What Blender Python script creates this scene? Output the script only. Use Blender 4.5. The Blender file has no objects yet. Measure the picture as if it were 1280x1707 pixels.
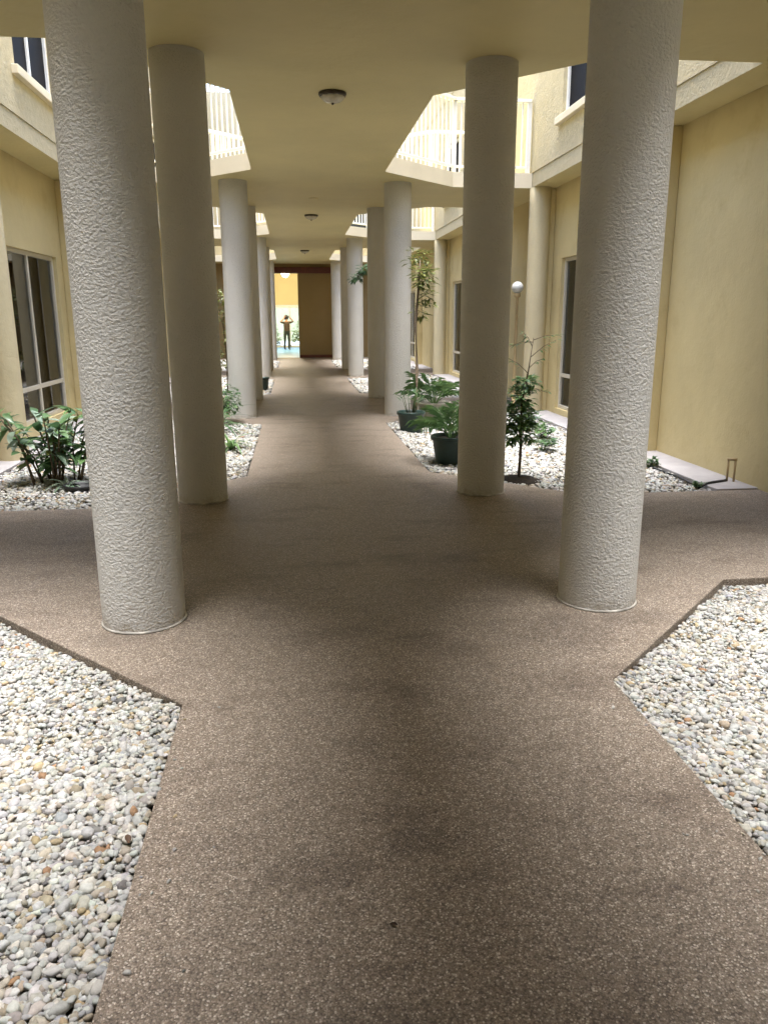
import bpy, bmesh, math, random
import numpy as np
from mathutils import Vector, Matrix
random.seed(7)
rng = np.random.default_rng(11)
scene = bpy.context.scene
col = scene.collection
R = math.radians

# ------------------------------------------------------------------ camera
cam_d = bpy.data.cameras.new('camera')
cam = bpy.data.objects.new('camera', cam_d)
col.objects.link(cam)
cam_d.sensor_fit = 'VERTICAL'
cam_d.sensor_height = 24.0
cam_d.sensor_width = 18.0
cam_d.lens = 24.0 * 1294.1 / 1707.0
cam_d.clip_start = 0.05
cam_d.clip_end = 2000
PITCH, YAW, ROLL = 0.2465, 0.1127, -0.0032
Fv = Vector((math.sin(YAW) * math.cos(PITCH), math.cos(YAW) * math.cos(PITCH), -math.sin(PITCH)))
Rv = Vector((math.cos(YAW), -math.sin(YAW), 0))
Uv = Rv.cross(Fv)
R2 = Rv * math.cos(ROLL) + Uv * math.sin(ROLL)
U2 = -Rv * math.sin(ROLL) + Uv * math.cos(ROLL)
m3 = Matrix((R2, U2, -Fv)).transposed()
cam.matrix_world = Matrix.Translation((0, 0, 1.55)) @ m3.to_4x4()
scene.camera = cam

# ------------------------------------------------------------------ sky, sun, exposure
SUN_EL, SUN_AZ = R(84), R(178)
world = bpy.data.worlds.new('World')
scene.world = world
world.use_nodes = True
wn = world.node_tree.nodes
wl = world.node_tree.links
bg = wn['Background']
sky = wn.new('ShaderNodeTexSky')
sky.sky_type = 'NISHITA'
sky.sun_disc = False
sky.sun_elevation = SUN_EL
sky.sun_rotation = SUN_AZ
sky.air_density = 1.0
sky.dust_density = 2.5
sky.ozone_density = 0.6
wl.new(sky.outputs[0], bg.inputs[0])
bg.inputs[1].default_value = 0.12
sun_d = bpy.data.lights.new('sun', 'SUN')
sun_d.energy = 1.5
sun_d.angle = R(29)
sun_d.color = (0.98, 0.99, 1.0)
sun = bpy.data.objects.new('sun', sun_d)
col.objects.link(sun)
sdir = Vector((math.sin(SUN_AZ) * math.cos(SUN_EL), math.cos(SUN_AZ) * math.cos(SUN_EL), math.sin(SUN_EL)))
sun.rotation_euler = sdir.to_track_quat('Z', 'Y').to_euler()
sun.location = (0, 0, 30)
vs = scene.view_settings
vs.view_transform = 'Standard'
vs.look = 'None'
vs.gamma = 1
vs.exposure = 2.95
scene.render.engine = 'CYCLES'
cy = scene.cycles
cy.use_denoising = True
cy.max_bounces = 14
cy.diffuse_bounces = 6
cy.adaptive_threshold = 0.02
cy.glossy_bounces = 4
cy.transmission_bounces = 6
cy.transparent_max_bounces = 12
cy.caustics_reflective = False
cy.caustics_refractive = False
cy.sample_clamp_indirect = 8

# ------------------------------------------------------------------ helpers
def tag(o, label=None, cat=None, group=None, kind=None):
    if label: o['label'] = label
    if cat: o['category'] = cat
    if group: o['group'] = group
    if kind: o['kind'] = kind
    return o

def empty(name, loc=(0, 0, 0), rz=0.0):
    o = bpy.data.objects.new(name, None)
    o.empty_display_size = 0.1
    o.location = loc
    o.rotation_euler = (0, 0, rz)
    col.objects.link(o)
    return o

def link(name, me, parent=None, loc=None, rot=None):
    o = bpy.data.objects.new(name, me)
    col.objects.link(o)
    if parent: o.parent = parent
    if loc is not None: o.location = loc
    if rot is not None: o.rotation_euler = rot
    return o

class MB:
    def __init__(s):
        s.v = []; s.f = []
    def add(s, vs_, fs_):
        n = len(s.v)
        s.v += [tuple(v) for v in vs_]
        s.f += [tuple(i + n for i in f) for f in fs_]
        return s
    def box(s, x0, x1, y0, y1, z0, z1):
        return s.add([(x0,y0,z0),(x1,y0,z0),(x1,y1,z0),(x0,y1,z0),(x0,y0,z1),(x1,y0,z1),(x1,y1,z1),(x0,y1,z1)],
                     [(0,3,2,1),(4,5,6,7),(0,1,5,4),(1,2,6,5),(2,3,7,6),(3,0,4,7)])
    def tube(s, pts, rad, n=8, cap=True):
        pts = [Vector(p) for p in pts]
        if not isinstance(rad, (list, tuple)): rad = [rad] * len(pts)
        rings = []
        up = Vector((0, 0, 1))
        for i, p in enumerate(pts):
            d = (pts[min(i + 1, len(pts) - 1)] - pts[max(i - 1, 0)]).normalized()
            a = d.cross(up)
            if a.length < 1e-3: a = d.cross(Vector((1, 0, 0)))
            a.normalize(); b = d.cross(a)
            rings.append([p + (a * math.cos(t) + b * math.sin(t)) * rad[i] for t in [2 * math.pi * k / n for k in range(n)]])
        vs_ = [v for r in rings for v in r]
        fs_ = []
        for i in range(len(pts) - 1):
            for k in range(n):
                fs_.append((i*n+k, i*n+(k+1)%n, (i+1)*n+(k+1)%n, (i+1)*n+k))
        if cap:
            fs_.append(tuple(range(n))); fs_.append(tuple(range((len(pts)-1)*n, len(pts)*n))[::-1])
        return s.add(vs_, fs_)
    def lathe(s, prof, n=24, c=(0, 0)):
        vs_ = []; fs_ = []
        for r, z in prof:
            for k in range(n):
                t = 2 * math.pi * k / n
                vs_.append((c[0] + r * math.cos(t), c[1] + r * math.sin(t), z))
        for i in range(len(prof) - 1):
            for k in range(n):
                fs_.append((i*n+k, i*n+(k+1)%n, (i+1)*n+(k+1)%n, (i+1)*n+k))
        return s.add(vs_, fs_)
    def mesh(s, name, mat, smooth=False, bevel=0):
        me = bpy.data.meshes.new(name)
        me.from_pydata(s.v, [], s.f)
        bm = bmesh.new(); bm.from_mesh(me)
        bmesh.ops.recalc_face_normals(bm, faces=bm.faces)
        if bevel:
            es = [e for e in bm.edges if len(e.link_faces) == 2 and e.calc_face_angle(0) > 0.6]
            bmesh.ops.bevel(bm, geom=es, offset=bevel, segments=2, profile=0.6, affect='EDGES')
        bm.to_mesh(me); bm.free()
        if smooth: me.shade_smooth() if hasattr(me, 'shade_smooth') else None
        if mat: me.materials.append(mat)
        return me
    def build(s, name, mat, parent=None, smooth=False, bevel=0, loc=None):
        return link(name, s.mesh(name, mat, smooth, bevel), parent, loc)

def prism(name, pts, z0, z1, mat, parent=None, bevel=0):
    bm = bmesh.new()
    a = [bm.verts.new((x, y, z1)) for x, y in pts]
    b = [bm.verts.new((x, y, z0)) for x, y in pts]
    n = len(pts)
    top = bm.faces.new(a); bot = bm.faces.new(b[::-1])
    for i in range(n):
        bm.faces.new((a[i], b[i], b[(i+1) % n], a[(i+1) % n]))
    bmesh.ops.recalc_face_normals(bm, faces=bm.faces)
    if bevel:
        es = [e for e in top.edges]
        bmesh.ops.bevel(bm, geom=es, offset=bevel, segments=2, profile=0.6, affect='EDGES')
    bmesh.ops.triangulate(bm, faces=[f for f in bm.faces if len(f.verts) > 4])
    me = bpy.data.meshes.new(name); bm.to_mesh(me); bm.free()
    me.materials.append(mat)
    return link(name, me, parent)

def mesh_arrays(name, V, T, mat, smooth=True, colors=None):
    me = bpy.data.meshes.new(name)
    V = np.ascontiguousarray(V, dtype=np.float32); T = np.ascontiguousarray(T, dtype=np.int32)
    k = T.shape[1]
    me.vertices.add(len(V)); me.vertices.foreach_set('co', V.ravel())
    me.loops.add(T.size); me.loops.foreach_set('vertex_index', T.ravel())
    me.polygons.add(len(T)); me.polygons.foreach_set('loop_start', np.arange(0, T.size, k, dtype=np.int32))
    if smooth: me.polygons.foreach_set('use_smooth', np.ones(len(T), dtype=bool))
    me.update(calc_edges=True)
    if colors is not None:
        at = me.color_attributes.new('Col', 'FLOAT_COLOR', 'POINT')
        c4 = np.ones((len(V), 4), dtype=np.float32); c4[:, :3] = colors
        at.data.foreach_set('color', c4.ravel())
    me.materials.append(mat)
    return me

# ------------------------------------------------------------------ materials
def new_mat(name):
    m = bpy.data.materials.new(name)
    m.use_nodes = True
    nt = m.node_tree
    return m, nt, nt.nodes, nt.links, nt.nodes['Principled BSDF']

def nd(nodes, t, **kw):
    n = nodes.new(t)
    for k, v in kw.items(): setattr(n, k, v)
    return n

def ramp(nodes, stops, interp='LINEAR'):
    r = nodes.new('ShaderNodeValToRGB'); r.color_ramp.interpolation = interp
    e = r.color_ramp.elements
    while len(e) < len(stops): e.new(0.5)
    for i, (p, c) in enumerate(stops):
        e[i].position = p
        e[i].color = (c[0], c[1], c[2], 1) if isinstance(c, (tuple, list)) else (c, c, c, 1)
    return r

def noise(nodes, links, vec, scale, detail=4, rough=0.55):
    n = nodes.new('ShaderNodeTexNoise')
    n.inputs['Scale'].default_value = scale; n.inputs['Detail'].default_value = detail; n.inputs['Roughness'].default_value = rough
    links.new(vec, n.inputs['Vector'])
    return n

def paint(name, base, var=0.06, bumps=((60, 0.3, 0.004),), rough=0.75, spec=0.3, blotch=1.3, dirt=None):
    """painted stucco: broad tone drift + relief made of several noises (scale, strength, distance)"""
    m, nt, N, L, P = new_mat(name)
    g = nd(N, 'ShaderNodeNewGeometry')
    n1 = noise(N, L, g.outputs['Position'], blotch, 5, 0.6)
    lo = tuple(c * (1 - var) for c in base); hi = tuple(min(1, c * (1 + var)) for c in base)
    r = ramp(N, [(0.3, lo), (0.7, hi)]); L.new(n1.outputs[0], r.inputs[0])
    out = r.outputs[0]
    if dirt:
        n2 = noise(N, L, g.outputs['Position'], dirt[0], 6, 0.7)
        r2 = ramp(N, [(dirt[1], 0), (dirt[1] + 0.18, 1)]); L.new(n2.outputs[0], r2.inputs[0])
        mx = nd(N, 'ShaderNodeMixRGB'); mx.blend_type = 'MULTIPLY'
        mx.inputs[2].default_value = (*dirt[2], 1)
        L.new(r2.outputs[0], mx.inputs[0]); L.new(out, mx.inputs[1]); out = mx.outputs[0]
    L.new(out, P.inputs['Base Color'])
    P.inputs['Roughness'].default_value = rough
    P.inputs['Specular IOR Level'].default_value = spec
    prev = None
    for sc, st, di in bumps:
        nb = noise(N, L, g.outputs['Position'], sc, 3, 0.6)
        b = nd(N, 'ShaderNodeBump'); b.inputs['Strength'].default_value = st; b.inputs['Distance'].default_value = di
        L.new(nb.outputs[0], b.inputs['Height'])
        if prev: L.new(prev.outputs[0], b.inputs['Normal'])
        prev = b
    if prev: L.new(prev.outputs[0], P.inputs['Normal'])
    return m

def simple(name, base, rough=0.5, metal=0.0, spec=0.5, var=0.08, scale=20, bump=0.0):
    m, nt, N, L, P = new_mat(name)
    tc = nd(N, 'ShaderNodeTexCoord')
    n1 = noise(N, L, tc.outputs['Object'], scale, 4)
    r = ramp(N, [(0.3, tuple(c * (1 - var) for c in base)), (0.7, tuple(min(1, c * (1 + var)) for c in base))])
    L.new(n1.outputs[0], r.inputs[0]); L.new(r.outputs[0], P.inputs['Base Color'])
    P.inputs['Roughness'].default_value = rough; P.inputs['Metallic'].default_value = metal
    P.inputs['Specular IOR Level'].default_value = spec
    if bump:
        b = nd(N, 'ShaderNodeBump'); b.inputs['Strength'].default_value = bump; b.inputs['Distance'].default_value = 0.003
        L.new(n1.outputs[0], b.inputs['Height']); L.new(b.outputs[0], P.inputs['Normal'])
    return m

YEL = (0.60, 0.505, 0.275)
M_ceil = paint('ceiling_paint', (0.69, 0.60, 0.315), 0.07, ((4, 0.45, 0.03), (17, 0.25, 0.006), (70, 0.25, 0.003)), 0.6, 0.35, 0.7)
M_wall = paint('ground_floor_paint', YEL, 0.08, ((3, 0.3, 0.03), (45, 0.4, 0.005), (160, 0.2, 0.002)), 0.75, 0.25, 1.1, (1.7, 0.55, (0.88, 0.85, 0.80)))
M_upper = paint('upper_stucco', (0.49, 0.43, 0.285), 0.08, ((22, 0.6, 0.02), (60, 0.5, 0.008)), 0.85, 0.2, 9.0, (2.2, 0.58, (0.93, 0.90, 0.85)))
M_fascia = paint('fascia_paint', (0.72, 0.65, 0.50), 0.05, ((40, 0.4, 0.006),), 0.8, 0.2, 2.0)
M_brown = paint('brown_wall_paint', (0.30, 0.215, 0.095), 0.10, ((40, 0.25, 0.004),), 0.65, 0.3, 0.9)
M_white = simple('white_enamel', (0.80, 0.80, 0.79), 0.35, var=0.03)
M_frame = simple('pale_window_frame', (0.60, 0.56, 0.46), 0.45, var=0.04)
M_concrete = paint('pale_concrete', (0.36, 0.34, 0.335), 0.12, ((30, 0.3, 0.004), (220, 0.3, 0.002)), 0.85, 0.2, 3.0, (4.0, 0.58, (0.78, 0.76, 0.74)))
M_soil = simple('dark_soil', (0.035, 0.026, 0.02), 0.95, var=0.5, scale=45, bump=0.8)
M_pot = simple('dark_green_plastic', (0.018, 0.042, 0.036), 0.42, var=0.15)
M_potgrey = simple('pale_stone_planter', (0.33, 0.31, 0.26), 0.8, var=0.15, bump=0.4)
M_black = simple('black_rubber', (0.012, 0.012, 0.013), 0.6, var=0.2)
M_bronze = simple('bronze_metal', (0.07, 0.052, 0.035), 0.4, 0.6, var=0.15)
M_red = simple('dark_red_wood', (0.12, 0.03, 0.02), 0.5, var=0.25, scale=8)
M_tan = simple('tan_pvc', (0.42, 0.31, 0.16), 0.5, var=0.08)
M_bark = simple('thin_bark', (0.13, 0.095, 0.06), 0.85, var=0.3, scale=60, bump=0.6)
M_stem = simple('green_stem', (0.10, 0.15, 0.05), 0.6, var=0.2)
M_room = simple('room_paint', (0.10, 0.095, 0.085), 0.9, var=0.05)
M_blind = simple('pale_blind', (0.68, 0.68, 0.60), 0.8, var=0.06)
M_screen = simple('dark_insect_screen', (0.010, 0.010, 0.013), 0.6, spec=0.06, var=0.1)
M_caulk = simple('column_foot_caulk', (0.42, 0.40, 0.36), 0.6, var=0.55, scale=9)
M_dead = simple('dead_leaf', (0.035, 0.02, 0.012), 0.8, var=0.2)

def column_mat():
    m, nt, N, L, P = new_mat('knockdown_stucco')
    g = nd(N, 'ShaderNodeNewGeometry')
    n1 = noise(N, L, g.outputs['Position'], 1.6, 5, 0.6)
    r = ramp(N, [(0.3, (0.63, 0.62, 0.595)), (0.7, (0.70, 0.69, 0.665))]); L.new(n1.outputs[0], r.inputs[0])
    # scuffs and dirt near the foot (splashed soil)
    sx = nd(N, 'ShaderNodeSeparateXYZ'); L.new(g.outputs['Position'], sx.inputs[0])
    n3 = noise(N, L, g.outputs['Position'], 14, 5, 0.7)
    ad = nd(N, 'ShaderNodeMath', operation='MULTIPLY_ADD'); ad.inputs[1].default_value = 0.30; L.new(n3.outputs[0], ad.inputs[0]); ad.inputs[2].default_value = -0.09
    cmp_ = nd(N, 'ShaderNodeMath', operation='SUBTRACT'); L.new(ad.outputs[0], cmp_.inputs[0]); L.new(sx.outputs[2], cmp_.inputs[1])
    r3 = ramp(N, [(0.0, 0), (0.09, 1)]); L.new(cmp_.outputs[0], r3.inputs[0])
    mx = nd(N, 'ShaderNodeMixRGB'); mx.blend_type = 'MULTIPLY'; mx.inputs[2].default_value = (0.72, 0.68, 0.62, 1)
    L.new(r3.outputs[0], mx.inputs[0]); L.new(r.outputs[0], mx.inputs[1])
    L.new(mx.outputs[0], P.inputs['Base Color'])
    P.inputs['Roughness'].default_value = 0.8
    P.inputs['Specular IOR Level'].default_value = 0.25
    mp = nd(N, 'ShaderNodeMapping'); mp.inputs['Scale'].default_value = (1, 1, 1.2); L.new(g.outputs['Position'], mp.inputs[0])
    na = noise(N, L, mp.outputs[0], 66, 3.0, 0.55)
    na.inputs['Distortion'].default_value = 0.15
    ra = ramp(N, [(0.28, 0.0), (0.74, 1.0)]); L.new(na.outputs[0], ra.inputs[0])
    b1 = nd(N, 'ShaderNodeBump'); b1.inputs['Strength'].default_value = 0.9; b1.inputs['Distance'].default_value = 0.0095
    nm = noise(N, L, g.outputs['Position'], 3.2, 3, 0.6)
    rm = ramp(N, [(0.32, 0.65), (0.62, 1.1)]); L.new(nm.outputs[0], rm.inputs[0])
    hm_ = nd(N, 'ShaderNodeMath', operation='MULTIPLY'); L.new(ra.outputs[0], hm_.inputs[0]); L.new(rm.outputs[0], hm_.inputs[1])
    L.new(hm_.outputs[0], b1.inputs['Height'])
    nb = noise(N, L, g.outputs['Position'], 110, 3, 0.6)
    b2 = nd(N, 'ShaderNodeBump'); b2.inputs['Strength'].default_value = 0.35; b2.inputs['Distance'].default_value = 0.003
    L.new(nb.outputs[0], b2.inputs['Height']); L.new(b1.outputs[0], b2.inputs['Normal'])
    L.new(b2.outputs[0], P.inputs['Normal'])
    return m
M_col = column_mat()

def path_mat():
    m, nt, N, L, P = new_mat('pebble_epoxy_paving')
    g = nd(N, 'ShaderNodeNewGeometry')
    v = nd(N, 'ShaderNodeTexVoronoi'); v.inputs['Scale'].default_value = 200
    L.new(g.outputs['Position'], v.inputs['Vector'])
    sp = nd(N, 'ShaderNodeSeparateColor'); L.new(v.outputs['Color'], sp.inputs[0])
    r = ramp(N, [(0.0, (0.13, 0.098, 0.072)), (0.3, (0.22, 0.174, 0.134)), (0.62, (0.28, 0.226, 0.178)), (0.87, (0.36, 0.30, 0.243)), (0.97, (0.58, 0.51, 0.435))])
    L.new(sp.outputs[0], r.inputs[0])
    # dark binder between the little stones
    rd = ramp(N, [(0.3, 1.0), (0.8, 0.6)]); 
    dm = nd(N, 'ShaderNodeMath', operation='MULTIPLY'); dm.inputs[1].default_value = 1.0
    L.new(v.outputs['Distance'], dm.inputs[0]); L.new(dm.outputs[0], rd.inputs[0])
    mb = nd(N, 'ShaderNodeMixRGB'); mb.blend_type = 'MULTIPLY'; mb.inputs[0].default_value = 1.0
    L.new(r.outputs[0], mb.inputs[1]); L.new(rd.outputs[0], mb.inputs[2])
    # mid-scale clumping and broad stains
    n2 = noise(N, L, g.outputs['Position'], 24, 4, 0.7)
    r2 = ramp(N, [(0.3, 0.80), (0.7, 1.18)]); L.new(n2.outputs[0], r2.inputs[0])
    m2 = nd(N, 'ShaderNodeMixRGB'); m2.blend_type = 'MULTIPLY'; m2.inputs[0].default_value = 1.0
    L.new(mb.outputs[0], m2.inputs[1]); L.new(r2.outputs[0], m2.inputs[2])
    mp = nd(N, 'ShaderNodeMapping'); mp.inputs['Scale'].default_value = (1.0, 2.2, 1); mp.inputs['Location'].default_value = (3.1, 1.7, 0)
    L.new(g.outputs['Position'], mp.inputs[0])
    n3 = noise(N, L, mp.outputs[0], 1.5, 5, 0.62)
    r3 = ramp(N, [(0.52, (1, 1, 1)), (0.70, (0.66, 0.63, 0.62))]); L.new(n3.outputs[0], r3.inputs[0])
    m3_ = nd(N, 'ShaderNodeMixRGB'); m3_.blend_type = 'MULTIPLY'; m3_.inputs[0].default_value = 1.0
    L.new(m2.outputs[0], m3_.inputs[1]); L.new(r3.outputs[0], m3_.inputs[2])
    last = m3_.outputs[0]
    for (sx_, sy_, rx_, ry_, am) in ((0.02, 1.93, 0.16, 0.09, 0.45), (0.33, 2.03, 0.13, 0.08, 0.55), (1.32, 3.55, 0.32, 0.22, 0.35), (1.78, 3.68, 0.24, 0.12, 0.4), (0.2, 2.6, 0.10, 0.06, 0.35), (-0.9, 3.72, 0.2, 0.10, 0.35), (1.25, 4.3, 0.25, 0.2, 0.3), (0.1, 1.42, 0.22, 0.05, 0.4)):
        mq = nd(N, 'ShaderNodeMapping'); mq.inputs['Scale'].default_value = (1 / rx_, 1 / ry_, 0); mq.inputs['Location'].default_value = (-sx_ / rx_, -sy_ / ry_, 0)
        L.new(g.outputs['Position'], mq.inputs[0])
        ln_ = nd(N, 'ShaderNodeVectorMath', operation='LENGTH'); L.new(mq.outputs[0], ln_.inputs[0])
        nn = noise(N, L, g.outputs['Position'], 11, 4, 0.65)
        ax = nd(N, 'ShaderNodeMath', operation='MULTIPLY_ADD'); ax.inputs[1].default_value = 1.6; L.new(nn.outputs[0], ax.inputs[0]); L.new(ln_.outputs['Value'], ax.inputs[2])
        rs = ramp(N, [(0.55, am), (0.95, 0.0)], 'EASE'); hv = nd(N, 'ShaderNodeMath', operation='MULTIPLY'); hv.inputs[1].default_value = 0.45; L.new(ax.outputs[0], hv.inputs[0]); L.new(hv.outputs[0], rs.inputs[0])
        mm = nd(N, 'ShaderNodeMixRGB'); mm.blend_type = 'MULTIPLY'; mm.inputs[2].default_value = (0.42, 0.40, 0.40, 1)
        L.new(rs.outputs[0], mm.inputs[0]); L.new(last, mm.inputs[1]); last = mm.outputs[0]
    L.new(last, P.inputs['Base Color'])
    rr = ramp(N, [(0.3, 0.50), (0.7, 0.66)]); L.new(n2.outputs[0], rr.inputs[0]); L.new(rr.outputs[0], P.inputs['Roughness'])
    P.inputs['Specular IOR Level'].default_value = 0.4
    b = nd(N, 'ShaderNodeBump'); b.invert = True; b.inputs['Strength'].default_value = 0.5; b.inputs['Distance'].default_value = 0.003
    L.new(v.outputs['Distance'], b.inputs['Height'])
    n4 = noise(N, L, g.outputs['Position'], 3.0, 3, 0.5)
    b2 = nd(N, 'ShaderNodeBump'); b2.inputs['Strength'].default_value = 0.2; b2.inputs['Distance'].default_value = 0.02
    L.new(n4.outputs[0], b2.inputs['Height']); L.new(b.outputs[0], b2.inputs['Normal'])
    L.new(b2.outputs[0], P.inputs['Normal'])
    return m
M_path = path_mat()

def gravel_mat():
    m, nt, N, L, P = new_mat('river_pebble')
    a = nd(N, 'ShaderNodeVertexColor'); a.layer_name = 'Col'
    g = nd(N, 'ShaderNodeNewGeometry')
    n = noise(N, L, g.outputs['Position'], 90, 4, 0.65)
    r = ramp(N, [(0.3, 0.78), (0.7, 1.12)]); L.new(n.outputs[0], r.inputs[0])
    mx = nd(N, 'ShaderNodeMixRGB'); mx.blend_type = 'MULTIPLY'; mx.inputs[0].default_value = 1
    L.new(a.outputs[0], mx.inputs[1]); L.new(r.outputs[0], mx.inputs[2])
    L.new(mx.outputs[0], P.inputs['Base Color'])
    P.inputs['Roughness'].default_value = 0.7; P.inputs['Specular IOR Level'].default_value = 0.3
    return m
M_peb = gravel_mat()

def gravel_bed_mat():
    m, nt, N, L, P = new_mat('gravel_under_layer')
    g = nd(N, 'ShaderNodeNewGeometry')
    v = nd(N, 'ShaderNodeTexVoronoi'); v.inputs['Scale'].default_value = 38; L.new(g.outputs['Position'], v.inputs['Vector'])
    sp = nd(N, 'ShaderNodeSeparateColor'); L.new(v.outputs['Color'], sp.inputs[0])
    r = ramp(N, [(0, (0.06, 0.05, 0.04)), (0.4, (0.13, 0.115, 0.09)), (1, (0.26, 0.24, 0.2))]); L.new(sp.outputs[0], r.inputs[0])
    L.new(r.outputs[0], P.inputs['Base Color']); P.inputs['Roughness'].default_value = 0.85
    b = nd(N, 'ShaderNodeBump'); b.invert = True; b.inputs['Strength'].default_value = 1; b.inputs['Distance'].default_value = 0.02
    L.new(v.outputs['Distance'], b.inputs['Height']); L.new(b.outputs[0], P.inputs['Normal'])
    return m
M_bed = gravel_bed_mat()

def leaf_mat(name, c0, c1, rough=0.45):
    m, nt, N, L, P = new_mat(name)
    g = nd(N, 'ShaderNodeNewGeometry')
    n = noise(N, L, g.outputs['Position'], 9, 3, 0.6)
    oi = nd(N, 'ShaderNodeObjectInfo')
    ad = nd(N, 'ShaderNodeMath', operation='MULTIPLY_ADD'); ad.inputs[1].default_value = 0.4; ad.inputs[2].default_value = -0.2
    L.new(oi.outputs['Random'], ad.inputs[0])
    s = nd(N, 'ShaderNodeMath', operation='ADD'); L.new(n.outputs[0], s.inputs[0]); L.new(ad.outputs[0], s.inputs[1])
    s2 = nd(N, 'ShaderNodeMath', operation='MULTIPLY_ADD'); s2.inputs[1].default_value = 0.35; L.new(g.outputs['Random Per Island'], s2.inputs[0]); L.new(s.outputs[0], s2.inputs[2])
    r = ramp(N, [(0.35, c0), (0.95, c1)]); L.new(s2.outputs[0], r.inputs[0])
    L.new(r.outputs[0], P.inputs['Base Color']); P.inputs['Roughness'].default_value = rough
    tr = nd(N, 'ShaderNodeBsdfTranslucent'); L.new(r.outputs[0], tr.inputs[0])
    mx = nd(N, 'ShaderNodeMixShader'); mx.inputs[0].default_value = 0.3
    L.new(P.outputs[0], mx.inputs[1]); L.new(tr.outputs[0], mx.inputs[2])
    L.new(mx.outputs[0], N['Material Output'].inputs[0])
    return m
L_dark = leaf_mat('dark_green_leaf', (0.035, 0.085, 0.035), (0.11, 0.20, 0.08), 0.35)
L_mid = leaf_mat('mid_green_leaf', (0.055, 0.125, 0.045), (0.17, 0.28, 0.10))
L_yel = leaf_mat('yellow_green_leaf', (0.075, 0.10, 0.022), (0.19, 0.21, 0.05))
L_sil = leaf_mat('grey_green_leaf', (0.08, 0.15, 0.09), (0.34, 0.42, 0.32), 0.3)

def glass_mat(name='window_glass', tint=(0.60, 0.64, 0.62)):
    m, nt, N, L, P = new_mat(name)
    fr = nd(N, 'ShaderNodeFresnel'); fr.inputs[0].default_value = 1.5
    ma = nd(N, 'ShaderNodeMath', operation='MULTIPLY_ADD'); ma.inputs[1].default_value = 1.0; ma.inputs[2].default_value = 0.02; L.new(fr.outputs[0], ma.inputs[0])
    t = nd(N, 'ShaderNodeBsdfTransparent'); t.inputs[0].default_value = (*tint, 1)
    gl = nd(N, 'ShaderNodeBsdfGlossy'); gl.inputs['Roughness'].default_value = 0.015
    g = nd(N, 'ShaderNodeNewGeometry'); n = noise(N, L, g.outputs['Position'], 1.2, 2)
    b = nd(N, 'ShaderNodeBump'); b.inputs['Strength'].default_value = 0.03; b.inputs['Distance'].default_value = 0.05
    L.new(n.outputs[0], b.inputs['Height']); L.new(b.outputs[0], gl.inputs['Normal'])
    mx = nd(N, 'ShaderNodeMixShader'); L.new(ma.outputs[0], mx.inputs[0]); L.new(t.outputs[0], mx.inputs[1]); L.new(gl.outputs[0], mx.inputs[2])
    L.new(mx.outputs[0], N['Material Output'].inputs[0])
    N.remove(P)
    return m
M_glass = glass_mat()
M_clear = glass_mat('clear_door_glass', (0.93, 0.95, 0.94))

def emit(name, c, s):
    m, nt, N, L, P = new_mat(name)
    P.inputs['Base Color'].default_value = (*c, 1)
    P.inputs['Emission Color'].default_value = (*c, 1); P.inputs['Emission Strength'].default_value = s
    return m

# ------------------------------------------------------------------ plan of the place
GL, GR = -0.502, 1.346            # edges of the narrow walk
CHL, CHR = -1.70, 2.545           # where the chamfers end
FL, FR = -2.98, 3.82              # upper facades
WL, WR = -3.43, 4.20              # ground-floor walls
PER = 8.62
def C(k): return 5.375 + PER * k
DC, DP = 2.38, 1.17               # chamfer corner and straight edge, measured from a crossing's centre
HC, HT = 3.52, 3.73               # underside and top of upper walkway
Y0, Y1 = -12.0, 31.2
KS = (-1, 0, 1, 2)

def walk_outline(xl, xr, ya, yb, last=True):
    right = [(GR, ya)]
    left = [(GL, ya)]
    for k in KS:
        c = C(k)
        right += [(GR, c - DC), (CHR, c - DP), (xr, c - DP), (xr, c + DP), (CHR, c + DP), (GR, c + DC)]
        left += [(GL, c - DC), (CHL, c - DP), (xl, c - DP), (xl, c + DP), (CHL, c + DP), (GL, c + DC)]
    c = C(3)
    right += [(GR, c - DC), (CHR, c - DP), (xr, c - DP), (xr, yb)]
    left += [(GL, c - DC), (CHL, c - DP), (xl, c - DP), (xl, yb)]
    return right + left[::-1]

# ground sheet under everything
M_ground = simple('lawn_soil', (0.07, 0.10, 0.035), 0.95, var=0.4, scale=3)
g = MB().add([(-400, -400, -0.25), (400, -400, -0.25), (400, 400, -0.25), (-400, 400, -0.25)], [(0, 1, 2, 3)]).build('ground', M_ground)
tag(g, kind='structure')
p = prism('path', walk_outline(WL - 0.05, WR + 0.05, Y0, Y1 + 0.05), -0.20, 0.0, M_path, bevel=0.006)
tag(p, kind='structure')

# ------------------------------------------------------------------ gravel beds
def ico(sub):
    bm = bmesh.new(); bmesh.ops.create_icosphere(bm, subdivisions=sub, radius=1.0)
    V = np.array([v.co[:] for v in bm.verts]); T = np.array([[v.index for v in f.verts] for f in bm.faces]); bm.free()
    return V, T
ICO = {1: ico(1), 2: ico(2)}
PAL = np.array([(0.68, 0.68, 0.65), (0.58, 0.58, 0.56), (0.69, 0.665, 0.60), (0.58, 0.525, 0.43), (0.46, 0.39, 0.29), (0.40, 0.38, 0.36), (0.24, 0.23, 0.22), (0.50, 0.30, 0.17), (0.56, 0.45, 0.28), (0.45, 0.46, 0.48)])
PALW = np.array([0.30, 0.22, 0.19, 0.11, 0.05, 0.05, 0.025, 0.007, 0.03, 0.03]); PALW /= PALW.sum()

def inside(poly, x, y):
    r = np.zeros(len(x), dtype=bool); n = len(poly)
    for i in range(n):
        x0, y0 = poly[i]; x1, y1 = poly[(i + 1) % n]
        c = ((y0 > y) != (y1 > y)) & (x < (x1 - x0) * (y - y0) / (y1 - y0 + 1e-12) + x0)
        r ^= c
    return r

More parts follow.
